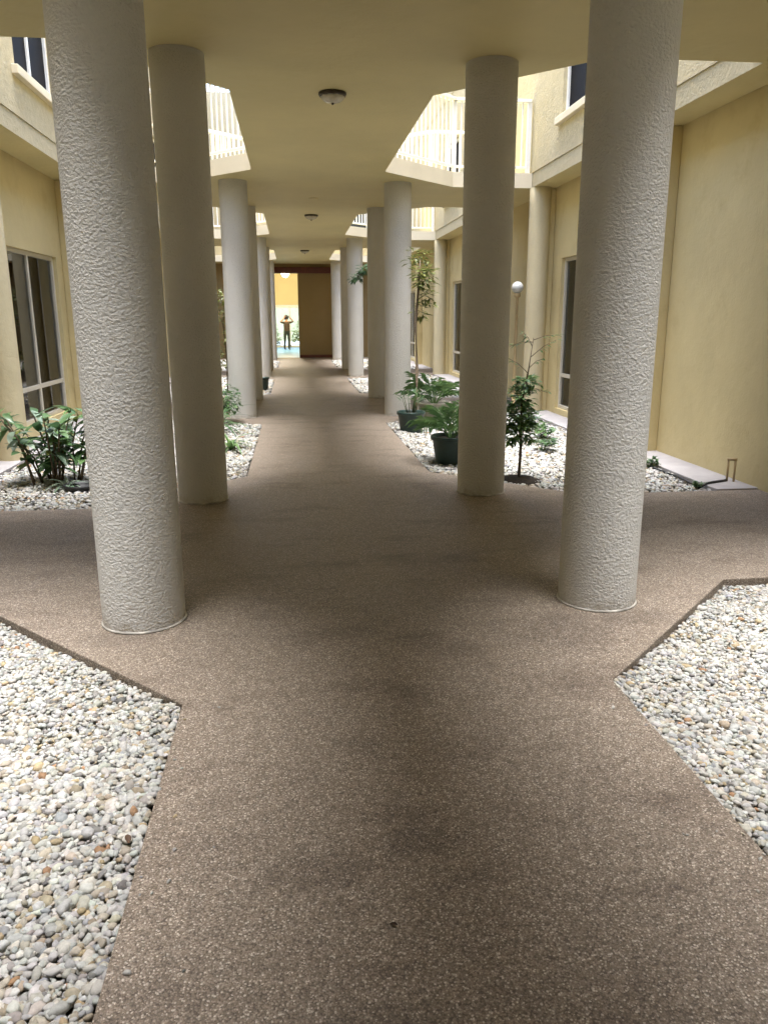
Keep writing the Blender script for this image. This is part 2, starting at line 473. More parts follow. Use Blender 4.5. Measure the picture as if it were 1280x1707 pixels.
def pebbles(poly, ylo, yhi, step, rmean, sub, zbase, xlim=None, layers=1):
    xs = [q[0] for q in poly]
    xa, xb = (min(xs), max(xs)) if xlim is None else xlim
    out = []
    for ly in range(layers):
        gx, gy = np.meshgrid(np.arange(xa, xb, step), np.arange(ylo, yhi, step * 0.9))
        gx = gx + (np.arange(gx.shape[0]) % 2)[:, None] * step / 2
        x = gx.ravel() + rng.normal(0, step * 0.26, gx.size); y = gy.ravel() + rng.normal(0, step * 0.26, gx.size)
        out.append((x, y, np.full(x.size, ly)))
    x = np.concatenate([o[0] for o in out]); y = np.concatenate([o[1] for o in out]); ly = np.concatenate([o[2] for o in out])
    ok = inside(poly, x, y) & inside(poly, x - rmean * 0.5, y) & inside(poly, x + rmean * 0.5, y) & inside(poly, x, y + rmean * 0.5)
    x, y, ly = x[ok], y[ok], ly[ok]
    n = len(x)
    if sub == 2:   # a few stones kicked onto the paving
        m_ = 18; sgn = 1 if poly[0][0] < 0 else -1
        ex = (GL if sgn > 0 else GR) + sgn * np.abs(rng.normal(0.02, 0.09, m_)); ey = rng.uniform(1.3, 2.95, m_)
        x = np.concatenate([x, ex]); y = np.concatenate([y, ey]); ly = np.concatenate([ly, np.full(m_, -1)]); n = len(x)
    V0, T0 = ICO[sub]
    nv = 8
    var = []
    for i in range(nv):
        q = V0 * (1 + rng.normal(0, 0.10, (len(V0), 1)))
        for _ in range(3):   # flatten a few facets
            d = rng.normal(0, 1, 3); d /= np.linalg.norm(d); h = rng.uniform(0.6, 0.85)
            s = q @ d; over = np.clip(s - h, 0, None); q = q - over[:, None] * d * 0.8
        var.append(q)
    var = np.array(var)
    idx = rng.integers(0, nv, n)
    rad = rmean * np.clip(rng.lognormal(0, 0.32, n), 0.5, 2.0) * np.where(ly < 0, 0.45, 1.0)
    sc = np.stack([rad * rng.uniform(0.95, 1.35, n), rad * rng.uniform(0.75, 1.0, n), rad * rng.uniform(0.5, 0.75, n)], 1)
    P_ = var[idx] * sc[:, None, :]
    ang = rng.uniform(0, 2 * np.pi, n); tx = rng.normal(0, 0.30, n); ty = rng.normal(0, 0.30, n)
    ca, sa = np.cos(ang), np.sin(ang)
    X = P_[:, :, 0] * ca[:, None] - P_[:, :, 1] * sa[:, None]; Y = P_[:, :, 0] * sa[:, None] + P_[:, :, 1] * ca[:, None]; Z = P_[:, :, 2]
    Z2 = Z * np.cos(tx)[:, None] - Y * np.sin(tx)[:, None]; Y2 = Z * np.sin(tx)[:, None] + Y * np.cos(tx)[:, None]
    Z3 = Z2 * np.cos(ty)[:, None] - X * np.sin(ty)[:, None]; X3 = Z2 * np.sin(ty)[:, None] + X * np.cos(ty)[:, None]
    e_ = (GL - 0.01 if poly[0][0] < 0 else GR + 0.01)
    lift = 0.022 * np.exp(-np.abs(x - e_) / 0.22)
    zb = zbase + lift + 0.010 * np.sin(x * 5.1 + 1.3) * np.sin(y * 4.3) + 0.006 * np.sin(x * 13 + y * 9) + rng.normal(0, 0.003, n) + ly * 0.007
    st_ = ly < 0; rad_h = sc[:, 2] * 0.8; zb = np.where(st_, rad_h * 0.55, zb)
    Vw = np.stack([X3 + x[:, None], Y2 + y[:, None], Z3 + zb[:, None]], 2).reshape(-1, 3)
    T = (T0[None] + (np.arange(n) * len(V0))[:, None, None]).reshape(-1, 3)
    pc = PAL[rng.choice(len(PAL), n, p=PALW)] * rng.uniform(0.50, 0.80, (n, 1)) * (1 + rng.normal(0, 0.02, (n, 3)))
    colr = np.repeat(np.clip(pc, 0.02, 0.85), len(V0), axis=0)
    return Vw, T, colr

def bed_poly(side, k):
    a, b = C(k), C(k + 1)
    if side > 0: e, ch, w = GR, CHR, 3.80
    else: e, ch, w = GL, CHL, -3.02
    return [(e, a + DC), (ch, a + DP), (w, a + DP), (w, b - DP), (ch, b - DP), (e, b - DC)]

BEDS = []
for k in (-1, 0, 1, 2):
    for side in (-1, 1):
        poly = bed_poly(side, k)
        root = empty('gravel_bed', (sum(q[0] for q in poly) / 6, sum(q[1] for q in poly) / 6, 0))
        base = prism('gravel_base', poly, -0.22, -0.052, M_bed, root)
        base.matrix_parent_inverse = Matrix.Translation(-root.location)
        if k == -1:
            xl_ = (-2.0, GL) if side < 0 else (GR, 3.1)
            V, T, cc = pebbles(poly, 1.1, 2.75, 0.0205, 0.0120, 2, -0.047, xl_, 2)
            V2, T2, c2 = pebbles(poly, 2.75, 4.25, 0.0205, 0.0122, 1, -0.047, xl_, 2)
            T = np.concatenate([T, T2 + len(V)]); V = np.concatenate([V, V2]); cc = np.concatenate([cc, c2])
        elif k == 0: V, T, cc = pebbles(poly, 6.4, 13.0, 0.036, 0.0195, 1, -0.030)
        elif k == 1: V, T, cc = pebbles(poly, 15.0, 22.0, 0.065, 0.034, 1, -0.03)
        else: V, T, cc = pebbles(poly, 23.0, 31.0, 0.09, 0.045, 1, -0.03)
        o = link('pebbles', mesh_arrays('pebbles', V, T, M_peb, True, cc), root); o['kind'] = 'stuff'
        o.matrix_parent_inverse = Matrix.Translation(-root.location)
        w = 'left' if side < 0 else 'right'
        lab = {-1: f'white and tan river pebble bed in the foreground, {w} of the brown path',
               0: f'pale pebble bed {w} of the path between the second and third columns',
               1: f'pale pebble bed {w} of the path between the fourth and fifth columns',
               2: f'farthest pale pebble bed {w} of the path, before the brown end wall'}[k]
        tag(root, lab, 'gravel', 'pebble beds along the walk', 'stuff')

# concrete aprons along the walls
for k in (-1, 0, 1, 2):
    a, b = C(k) + DP, C(k + 1) - DP
    o = MB().box(3.802, WR + 0.05, a + 0.002, b - 0.002, -0.2, 0.012).build('pavement', M_concrete, bevel=0.008); tag(o, kind='structure')
    o = MB().box(WL - 0.05, -3.022, a + 0.002, b - 0.002, -0.2, 0.012).build('pavement', M_concrete, bevel=0.008); tag(o, kind='structure')

# ------------------------------------------------------------------ upper walkway slab = ceiling
wk = empty('upper_walkway', (0.42, 10, HC))
def fix(o, root): o.matrix_parent_inverse = Matrix.Translation(-root.location); return o
fix(prism('slab', walk_outline(FL, FR, Y0, Y1), HC, HT, M_ceil, wk), wk)
tag(wk, 'cream painted upper walkway slab with octagonal light openings forming the ceiling', 'walkway')
# pale fascia boards on the slab edges round the openings (proud of the slab)
def strip(name, a, b, z0, z1, t, mat, root, off=0.0):
    d = Vector((b[0] - a[0], b[1] - a[1], 0)); L_ = d.length; d.normalize(); n = Vector((-d.y, d.x, 0))
    p0 = Vector((a[0], a[1], 0)) + n * off; p1 = p0 + d * L_
    q = [p0, p1, p1 + n * t, p0 + n * t]
    mb = MB().add([(v.x, v.y, z0) for v in q] + [(v.x, v.y, z1) for v in q], [(0,3,2,1),(4,5,6,7),(0,1,5,4),(1,2,6,5),(2,3,7,6),(3,0,4,7)])
    return fix(mb.build(name, mat, root), root)
for k in (1, 2, 3):
    c = C(k)
    for pts in ([(GR, c - DC), (CHR, c - DP), (FR - 0.004, c - DP)], [(FL + 0.004, c - DP), (CHL, c - DP), (GL, c - DC)]):
        for a, b in zip(pts, pts[1:]):
            strip('fascia', a, b, HC - 0.006, HT + 0.004, -0.012, M_fascia, wk, 0.0)

# ------------------------------------------------------------------ side wings of the building
def wall_holes(xp, th, ya, yb, za, zb, holes):
    """wall in the plane x=xp, thick towards +th; holes = (y0,y1,z0,z1)"""
    ys = sorted(set([ya, yb] + [v for h in holes for v in h[:2]])); zs = sorted(set([za, zb] + [v for h in holes for v in h[2:]]))
    ys = [v for v in ys if ya <= v <= yb]; zs = [v for v in zs if za <= v <= zb]
    mb = MB()
    def hole(y, z): return any(h[0] < y < h[1] and h[2] < z < h[3] for h in holes)
    for i in range(len(ys) - 1):
        for j in range(len(zs) - 1):
            ym, zm = (ys[i] + ys[i+1]) / 2, (zs[j] + zs[j+1]) / 2
            if hole(ym, zm): continue
            for x in (xp, xp + th):
                mb.add([(x, ys[i], zs[j]), (x, ys[i+1], zs[j]), (x, ys[i+1], zs[j+1]), (x, ys[i], zs[j+1])], [(0, 1, 2, 3)])
    for y0, y1, z0, z1 in holes:
        a, b = xp, xp + th
        mb.add([(a,y0,z0),(b,y0,z0),(b,y1,z0),(a,y1,z0),(a,y0,z1),(b,y0,z1),(b,y1,z1),(a,y1,z1)], [(0,1,2,3),(4,5,6,7),(0,1,5,4),(3,2,6,7)])
    a, b = xp, xp + th
    mb.add([(a,ya,za),(b,ya,za),(b,ya,zb),(a,ya,zb)], [(0,1,2,3)]); mb.add([(a,yb,za),(b,yb,za),(b,yb,zb),(a,yb,zb)], [(0,1,2,3)])
    mb.add([(a,ya,zb),(b,ya,zb),(b,yb,zb),(a,yb,zb)], [(0,1,2,3)]); mb.add([(a,ya,za),(b,ya,za),(b,yb,za),(a,yb,za)], [(0,1,2,3)])
    return mb

def merge_mesh(mb):
    return mb

def window(root, side, xp, y0, y1, z0, z1, transom=None, mull=None, blinds=None, sill=False, mframe=None, screen=False):
    """side=+1: wall faces -x (right wing), s points into the building"""
    s = side
    fm = mframe or M_frame
    fw, fd = 0.055, 0.07
    xa, xb = sorted((xp + s * 0.05, xp + s * (0.05 + fd)))
    w = MB()
    w.box(xa, xb, y0 + .001, y0 + fw, z0 + .001, z1 - .001); w.box(xa, xb, y1 - fw, y1 - .001, z0 + .001, z1 - .001)
    w.box(xa, xb, y0 + fw, y1 - fw, z0 + .001, z0 + fw); w.box(xa, xb, y0 + fw, y1 - fw, z1 - fw, z1 - .001)
    win = fix(w.build('window', fm, root, bevel=0.004), root)
    def sub(o): o.parent = win; return o
    mull = mull if mull is not None else [(y0 + y1) / 2]
    xa2, xb2 = sorted((xp + s * 0.058, xp + s * 0.112))
    for ym in mull:
        sub(MB().box(xa2, xb2, ym - 0.03, ym + 0.03, z0 + fw, z1 - fw).build('mullion', fm, None, bevel=0.003))
    ys = [y0 + fw] + [m for m in mull] + [y1 - fw]
    zs = [z0 + fw] + ([transom] if transom else []) + [z1 - fw]
    if transom:
        for i in range(len(ys) - 1):
            ya = ys[i] + (0.03 if i else 0); yb = ys[i+1] - (0.03 if i < len(ys) - 2 else 0)
            sub(MB().box(xa2, xb2, ya, yb, transom - 0.028, transom + 0.028).build('transom', fm, None, bevel=0.003))
    for i in range(len(ys) - 1):
        for j in range(len(zs) - 1):
            xg = xp + s * 0.086
            o = MB().box(xg - 0.003, xg + 0.003, ys[i] - 0.01, ys[i+1] + 0.01, zs[j] - 0.01, zs[j+1] + 0.01).build('pane', M_screen if screen else M_glass, None)
            sub(o)
    if blinds:
        for (b0, b1) in blinds:
            y = b0
            while y < b1:
                xc = xp + s * 0.26
                sub(MB().add([(xc - 0.02, y, z0 + 0.05), (xc + 0.02, y + 0.085, z0 + 0.05), (xc + 0.02, y + 0.085, z1), (xc - 0.02, y, z1)], [(0, 1, 2, 3)]).build('blind_slat', M_blind, None))
                y += 0.082
    if sill:
        xs0, xs1 = sorted((xp - s * 0.07, xp + s * 0.05))
        sub(MB().box(xs0, xs1, y0 - 0.12, y1 + 0.12, z0 - 0.10, z0 - 0.002).build('sill', M_fascia, None, bevel=0.01))
    return win

TOP = 9.2
wins_up = {-1: [], 1: []}
for s, xw, xf, nm in ((1, WR, FR, 'right'), (-1, WL, FL, 'left')):
    root = empty('building_wing', (xw, 10, 0))
    tag(root, f'three storey cream stucco wing along the {nm} side with overhanging upper floor', 'building', 'facing wings of the building')
    gh = []; uh = []
    for k in (-1, 0, 1, 2):
        c = C(k)
        if s > 0: gh.append((c + 4.75, c + 6.95, 0.10, 2.43))
        else: gh.append((c + 5.02, c + 7.08, 0.18, 2.41))
        uh.append((c + 4.60, c + 6.14, 4.26, 5.50)); uh.append((c + 4.60, c + 6.14, 7.1, 8.35))
    fix(wall_holes(xw, s * 0.2, Y0, Y1, -0.2, HC, gh).build('ground_floor_wall', M_wall, root), root)
    fix(wall_holes(xf, s * 0.2, Y0, Y1, HC + 0.002, TOP, uh).build('upper_wall', M_upper, root), root)
    # soffit / floor slab, roof, back wall
    xa, xb = sorted((xf + s * 0.002, xf + s * 6.0))
    fix(MB().box(xa, xb, Y0, Y1, HC + 0.001, HC + 0.18).build('soffit', M_ceil, root), root)
    xa, xb = sorted((xf - s * 0.05, xf + s * 6.0))
    fix(MB().box(xa, xb, Y0, Y1, TOP + 0.002, TOP + 0.25).build('roof_coping', M_fascia, root, bevel=0.01), root)
    xa, xb = sorted((xf + s * 6.0, xf + s * 6.2))
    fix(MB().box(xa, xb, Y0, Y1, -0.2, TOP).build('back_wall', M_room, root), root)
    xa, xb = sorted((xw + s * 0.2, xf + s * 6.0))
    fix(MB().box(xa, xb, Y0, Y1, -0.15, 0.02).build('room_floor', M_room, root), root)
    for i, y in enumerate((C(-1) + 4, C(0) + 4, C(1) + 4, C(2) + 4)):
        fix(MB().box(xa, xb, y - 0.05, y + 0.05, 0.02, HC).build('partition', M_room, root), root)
    # joint line: a slim drip bead along the floor level
    xa, xb = sorted((xf - s * 0.012, xf))
    fix(MB().box(xa, xb, Y0, Y1, 3.735, 3.757).build('floor_line_bead', M_upper, root), root)
    fix(MB().box(xa, xb, Y0, Y1, 6.55, 6.60).build('floor_line_bead', M_upper, root), root)
    # pilasters against the ground-floor wall
    for k in (-1, 0, 1, 2):
        c = C(k)
        xa, xb = sorted((xw - s * 0.18, xw - s * 0.001))
        if s > 0: fix(MB().box(xa, xb, c + 3.24, c + 3.62, -0.1, HC - 0.002).build('pilaster', M_wall, root, bevel=0.012), root)
        fix(MB().box(xa, xb, c + PER - 1.25, c + PER - 0.85, -0.1, HC - 0.002).build('pilaster', M_wall, root, bevel=0.012), root)
    for k, h in zip((-1, 0, 1, 2), gh):
        if k < 0: continue
        y0, y1, z0, z1 = h
        bl = [(y0 + 1.0, y1 - 0.05)] if s < 0 else [(y0, y1 - 0.12)]
        window(root, s, xw, y0, y1, z0, z1, 0.63, [y0 + (0.93 if s < 0 else 1.1)], bl)
    for h in uh:
        if h[0] < 0: continue
        window(root, s, xf, *h, None, [h[0] + 0.77], None, True, M_white, True)

# block added out of view, closing the first light opening to shade the foreground
YR = 0.65
rb = empty('rear_light_blocker', (0.42, -6, 0))
tag(rb, 'unseen upper block added behind the camera to shade the near columns and path', 'building')
fix(MB().box(FL + 0.003, FR - 0.003, Y0, YR, HT + 0.005, 9.3).build('upper_wall', M_upper, rb), rb)
for x0, x1 in ((FL + 0.003, GL - 0.002), (GR + 0.002, FR - 0.003)):
    fix(MB().box(x0, x1, C(-1) + DP + 0.003, YR, HC + 0.003, HT).build('soffit', M_ceil, rb), rb)
fix(MB().box(WL, WR, Y0 - 0.2, Y0 - 0.002, -0.2, HC).build('back_wall', M_wall, rb), rb)  # unseen end wall added to keep sky light out of the walk

# ------------------------------------------------------------------ round columns
def column_mesh(r, h, mat, name='shaft'):
    prof = [(r * 1.0, 0.0)]
    n = 14
    prof = [(r, h * i / n) for i in range(n + 1)]
    prof = [(r * 1.004, 0.0), (r * 1.001, 0.04)] + prof[1:-1] + [(r, h - 0.045), (r * 0.994, h - 0.043), (r * 0.994, h)]
    return MB().lathe(prof, 64).mesh(name, mat, True)
COL_ME = column_mesh(0.211, HC - 0.002, M_col)
RING_ME = MB().lathe([(0.205, 0.001), (0.219, 0.001), (0.218, 0.006), (0.215, 0.011), (0.208, 0.013)], 64).mesh('foot_ring', M_caulk, True)
ordn = ['nearest', 'second nearest', 'third', 'fourth', 'fifth', 'sixth', 'farthest']
rows = [C(0) - 1.40, C(0) + 1.41, C(1) - 1.40, C(1) + 1.43, C(2) - 1.40, C(2) + 1.41, C(3) - 1.40]
for i, y in enumerate(rows):
    for xx, nm in ((-0.8255, 'left'), (1.653, 'right')):
        t = empty('column', (xx, y, 0))
        link('shaft', COL_ME, t); link('foot_ring', RING_ME, t)
        tag(t, f'{ordn[i]} round off-white stucco column in the row {nm} of the brown path', 'column', 'round columns lining the walk')
M_wcol = paint('wall_column_stucco', (0.56, 0.49, 0.32), 0.06, ((24, 0.6, 0.010), (80, 0.4, 0.004)), 0.8, 0.2, 2.0)
FC_ME = column_mesh(0.17, HC - 0.002, M_wcol)
fcs = [(3.96, C(1) - 1.2, 'slim round column against the right wing, beyond the leafy sapling'),
       (3.96, C(2) - 1.2, 'round wall column against the right wing, behind the yellow-green potted tree'),
       (-3.17, C(0) + 3.68, 'round stucco column at the left picture edge beside the large window'),
       (-3.05, C(1) - 1.2, 'round wall column against the left wing, hidden behind the second left column'),
       (3.96, C(3) - 1.2, 'farthest round wall column against the right wing'),
       (-3.05, C(2) - 1.2, 'farther round wall column against the left wing, past the upper railing')]
for x, y, lab in fcs:
    t = empty('wall_column', (x, y, 0)); link('shaft', FC_ME, t); r_ = link('foot_ring', RING_ME, t); r_.scale = (0.806, 0.806, 1)
    tag(t, lab, 'column', 'columns under the overhanging wings')

# ------------------------------------------------------------------ white railings on the upper walkway
BAL_ME = MB().box(-0.011, 0.011, -0.011, 0.011, 0, 0.93).mesh('baluster', M_white, bevel=0.002)
POST_ME = MB().box(-0.032, 0.032, -0.032, 0.032, 0, 1.03).mesh('post', M_white, bevel=0.004)
def railing(pts, label):
    root = empty('railing', (pts[0][0], pts[0][1], HT))
    tag(root, label, 'railing', 'white picket railings on the upper walkway')
    o = Vector((pts[0][0], pts[0][1], 0))
    for a, b in zip(pts, pts[1:]):
        a, b = Vector((a[0], a[1], 0)) - o, Vector((b[0], b[1], 0)) - o
        d = b - a; L_ = d.length; ang = math.atan2(d.y, d.x)
        for nm, z0, z1, w in (('top_rail', 1.03, 1.075, 0.055), ('bottom_rail', 0.08, 0.115, 0.022)):
            t = MB().box(-0.02 if nm == 'top_rail' else 0.0, L_ + (0.02 if nm == 'top_rail' else 0), -w, w, z0, z1).build(nm, M_white, root, bevel=0.004)
            t.location = a; t.rotation_euler = (0, 0, ang)
        n = int(L_ / 0.105)
        for i in range(1, n):
            q = a + d * (i / n)
            link('baluster', BAL_ME, root, (q.x, q.y, 0.105), (0, 0, ang))
    for q in pts:
        link('post', POST_ME, root, (q[0] - o.x, q[1] - o.y, 0.002))
for k in (1, 2):
    c = C(k)
    w = {1: 'nearer', 2: 'farther'}[k]
    railing([(GR + 0.02, c - DC + 0.12), (CHR + 0.03, c - DP + 0.08), (FR - 0.06, c - DP + 0.08)], f'{w} white picket railing above the right pebble beds, near side of its bridge')
    railing([(GL - 0.02, c - DC + 0.12), (CHL - 0.03, c - DP + 0.08), (FL + 0.06, c - DP + 0.08)], f'{w} white picket railing above the left pebble beds, near side of its bridge')
    if k == 1:
        railing([(GR + 0.02, c + DC - 0.12), (CHR + 0.03, c + DP - 0.08), (FR - 0.06, c + DP - 0.08)], 'white picket railing on the far side of the right upper bridge, behind the nearer railing')
        railing([(GL - 0.02, c + DC - 0.12), (CHL - 0.03, c + DP - 0.08), (FL + 0.06, c + DP - 0.08)], 'white picket railing on the far side of the left upper bridge, behind the nearer railing')

# ------------------------------------------------------------------ end of the walk: brown wall, red beam, lobby beyond
M_tile = simple('sky_tinted_tile', (0.20, 0.46, 0.80), 0.38, var=0.06, scale=3)  # blue of the sky's reflection put into the floor colour
M_lobby = paint('lobby_yellow_paint', (0.76, 0.64, 0.38), 0.04, ((50, 0.2, 0.003),), 0.6, 0.3)
eb = empty('end_building', (0.42, Y1, 0))
tag(eb, 'end building closing the walk, brown wall and tall opening under a dark red beam', 'building')
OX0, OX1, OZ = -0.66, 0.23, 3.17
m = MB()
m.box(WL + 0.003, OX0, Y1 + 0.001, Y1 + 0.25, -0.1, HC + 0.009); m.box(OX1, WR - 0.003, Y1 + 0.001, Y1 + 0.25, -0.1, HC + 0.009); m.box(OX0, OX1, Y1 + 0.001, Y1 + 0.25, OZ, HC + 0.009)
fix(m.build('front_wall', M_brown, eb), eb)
fix(MB().box(-0.75, 1.56, Y1 - 0.10, Y1 - 0.002, OZ, OZ + 0.22).build('beam', M_red, eb, bevel=0.01), eb)
fix(MB().box(OX1 + 0.004, 1.56, Y1 - 0.03, Y1 - 0.002, 0.0, 0.11).build('skirting', M_red, eb), eb)
# storeys above
m = MB()
m.box(-9, 10, Y1 + 0.001, Y1 + 0.3, HC + 0.01, 9.4)
fix(m.build('upper_wall', paint('end_wall_stucco', (0.36, 0.32, 0.23), 0.08, ((22, 0.6, 0.02),), 0.85, 0.2, 3.0), eb), eb)
for xx in (2.2,):
    for zz in (4.3, 7.0):
        w_ = fix(MB().box(xx - 0.75, xx + 0.75, Y1 - 0.03, Y1 - 0.001, zz, zz + 1.4).build('window', M_white, eb, bevel=0.01), eb)
        for sx in (-1, 1):
            o = MB().box(xx + sx * 0.36 - 0.32, xx + sx * 0.36 + 0.32, Y1 - 0.036, Y1 - 0.031, zz + 0.06, zz + 1.34).build('pane', simple('dark_pane', (0.03, 0.035, 0.04), 0.06), None)
            o.parent = w_
YB = 42.0
m = MB(); m.box(-3.2, -3.0, Y1 + 0.25, YB, -0.1, 4.0); fix(m.build('lobby_side_wall', M_lobby, eb), eb)
m = MB(); m.box(3.0, 3.2, Y1 + 0.25, YB, -0.1, 4.0); fix(m.build('lobby_side_wall', M_lobby, eb), eb)
fix(MB().box(-3.2, 3.2, Y1 + 0.3, YB + 0.2, 4.0, 4.2).build('lobby_ceiling', M_lobby, eb), eb)
fix(MB().box(-3.2, 3.2, Y1 + 0.052, YB + 0.2, -0.2, 0.004).build('lobby_floor', M_tile, eb), eb)
m = MB(); m.box(-3.0, -1.25, YB, YB + 0.2, 0, 4.0); m.box(0.95, 3.0, YB, YB + 0.2, 0, 4.0); m.box(-1.25, 0.95, YB, YB + 0.2, 2.16, 4.0)
fix(m.build('lobby_back_wall', M_lobby, eb), eb)
dr = MB()
for xx in (-1.22, -0.15, 0.92): dr.box(xx - 0.03, xx + 0.03, YB + 0.05, YB + 0.11, 0.01, 2.02)
dr.box(-1.25, 0.95, YB + 0.03, YB + 0.12, 2.02, 2.155); dr.box(-1.25, 0.95, YB + 0.05, YB + 0.11, 0.006, 0.10)
dr_o = fix(dr.build('glass_door', M_white, eb), eb)
for x0, x1 in ((-1.19, -0.18), (-0.12, 0.89)):
    o = MB().box(x0, x1, YB + 0.077, YB + 0.083, 0.10, 2.02).build('pane', M_clear, None); o.parent = dr_o
# lit lobby lamp
lp = empty('pendant_lamp', (-0.28, 37.5, 4.0))
tag(lp, 'lit globe lamp glowing in the yellow lobby beyond the opening', 'lamp')
MB().lathe([(0.0, 0.0), (0.07, 0.0), (0.07, -0.04), (0.012, -0.05), (0.012, -0.30), (0.0, -0.30)], 16).build('canopy', M_bronze, lp, True)
gl_o = MB().lathe([(0.001, -0.30)] + [(0.19 * math.sin(t), -0.49 + 0.19 * math.cos(t)) for t in [math.pi * i / 14 for i in range(1, 14)]] + [(0.001, -0.68)], 24).build('globe', emit('lit_globe', (1.0, 0.85, 0.55), 2.2), lp, True)
pl = bpy.data.lights.new('lamp_light', 'POINT'); pl.energy = 55; pl.color = (1, 0.86, 0.62); pl.shadow_soft_size = 0.2
plo = bpy.data.objects.new('lamp_light', pl); col.objects.link(plo); plo.parent = lp; plo.location = (0, 0, -0.95)

# ------------------------------------------------------------------ foliage tools
def leaf_mesh(name, ln, wd, mat, fold=0.25, droop=0.25, n=4):
    """one blade along +x, tapering to a tip, folded along its midrib"""
    mb = MB(); vs_ = []
    for i in range(n + 1):
        t = i / n
        w = wd * 0.5 * math.sin(math.pi * min(1, (t * 0.92 + 0.06))) ** 0.8
        if i == n: w = 0.001
        x = ln * t; z = -droop * ln * t * t
        vs_ += [(x, -w, z + fold * w), (x, 0, z), (x, w, z + fold * w)]
    fs_ = []
    for i in range(n):
        a = i * 3
        fs_ += [(a, a + 1, a + 4, a + 3), (a + 1, a + 2, a + 5, a + 4)]
    mb.add(vs_, fs_)
    me = bpy.data.meshes.new(name); me.from_pydata(mb.v, [], mb.f); me.shade_smooth(); me.materials.append(mat)
    return me

def foliage(name, mat, parent, items, ln, wd, n=2):
    """many small leaves joined: items = (pos, dir, scale)"""
    V, T = [], []
    for pos, d, sc in items:
        d = Vector(d).normalized(); up = Vector((random.uniform(-.4, .4), random.uniform(-.4, .4), 1))
        s = d.cross(up).normalized(); u = s.cross(d)
        b = len(V); L_ = ln * sc; W = wd * sc * 0.5; p_ = Vector(pos)
        V += [p_, p_ + d * L_ * .45 + s * W + u * .15 * W, p_ + d * L_ * .5 - u * .2 * W, p_ + d * L_ * .45 - s * W + u * .15 * W, p_ + d * L_ - u * .12 * L_]
        T += [(b, b + 1, b + 2), (b, b + 2, b + 3), (b + 1, b + 4, b + 2), (b + 2, b + 4, b + 3)]
    o = link(name, mesh_arrays(name, np.array([v[:] for v in V]), np.array(T), mat, False), parent)
    return o

def rdir(zmin=-0.3, zmax=0.9):
    a = random.uniform(0, 2 * math.pi); z = random.uniform(zmin, zmax)
    return Vector((math.cos(a), math.sin(a), z)).normalized()

def frond_mesh(name, ln, mat, pairs=16, lw=0.017, ll=0.20, arch=0.5):
    V, F = [], []
    pts = []
    for i in range(13):
        t = i / 12
        pts.append(Vector((ln * (0.38 * t + 0.34 * t * t), 0, ln * (1.15 * t - arch * t * t))))
    mb = MB().tube(pts, [0.007 * (1 - 0.8 * i / 12) for i in range(13)], 5, False)
    for i in range(pairs):
        t = 0.22 + 0.78 * i / (pairs - 1)
        k = min(11, int(t * 12)); q = pts[k].lerp(pts[k + 1], t * 12 - k)
        dv = (pts[k + 1] - pts[k]).normalized()
        L_ = ll * (0.35 + 0.95 * math.sin(math.pi * (0.12 + 0.80 * (t - 0.22) / 0.78))) * random.uniform(0.85, 1.1)
        for s in (-1, 1):
            side = Vector((0, s, 0))
            d = (dv * random.uniform(0.55, 0.8) + side * 0.62 + Vector((0, 0, random.uniform(-.1, 0.2)))).normalized()
            nrm = d.cross(Vector((0, 0, 1))).normalized()
            a = q; m1 = q + d * L_ * 0.45; e = q + d * L_ + Vector((0, 0, -0.32 * L_))
            w = nrm * lw * 0.5
            mb.add([a, m1 + w, e, m1 - w], [(0, 1, 2), (0, 2, 3)])
    me = bpy.data.meshes.new(name); me.from_pydata(mb.v, [], mb.f); me.materials.append(mat)
    return me

def palm(root, z0, nfr, ln, mat, tilt=(0.2, 1.1)):
    me = [frond_mesh('frond', ln, mat, 12, arch=random.uniform(0.35, 0.7)) for _ in range(5)]
    for i in range(nfr):
        a = 2 * math.pi * i * 0.381966 + random.uniform(-.2, .2)
        o = link('frond', random.choice(me), root, (0.03 * math.cos(a), 0.03 * math.sin(a), z0), (random.uniform(-.15, .15), random.uniform(-0.45, 0.5), a))
        s = random.uniform(0.72, 1.05); o.scale = (s, s, s)

def pot_parts(root, r, h, mat, soil=True):
    MB().lathe([(0.001, 0.004), (r * 0.74, 0.004), (r * 0.76, 0.02), (r * 0.93, h * 0.84), (r * 0.94, h * 0.85), (r * 1.02, h * 0.86), (r * 1.03, h * 0.99), (r * 1.0, h), (r * 0.93, h * 0.995), (r * 0.91, h * 0.85), (r * 0.8, h * 0.3)], 40).build('pot', mat, root, True)
    MB().lathe([(0.001, h * 0.885), (r * 0.5, h * 0.89), (r * 0.915, h * 0.87)], 30).build('soil', M_soil, root, True)

def sapling(root, base_z, pts, rad, crown, mat, ln, wd, nm='crown'):
    MB().tube(pts, rad, 7).build('trunk', M_bark, root, True)
    twigs = MB(); items = []
    for (cx_, cy_, cz_, rr, rz_, n) in crown:
        near = min(pts, key=lambda q: (Vector(q) - Vector((cx_, cy_, cz_ - rr * .5))).length)
        twigs.tube([near, ((near[0] + cx_) / 2, (near[1] + cy_) / 2, (near[2] + cz_) / 2 + 0.03), (cx_, cy_, cz_)], [0.006, 0.0045, 0.003], 5)
        for _ in range(n):
            d = rdir(-1, 1); q = random.random() ** 0.4
            pos = (cx_ + d.x * rr * q, cy_ + d.y * rr * q, cz_ + d.z * rz_ * q)
            items.append((pos, (d * 0.6 + rdir(-.6, .3)).normalized(), random.uniform(0.7, 1.3)))
    twigs.build('twigs', M_bark, root, True)
    o = foliage(nm, mat, root, items, ln, wd); o['kind'] = 'stuff'
    return root

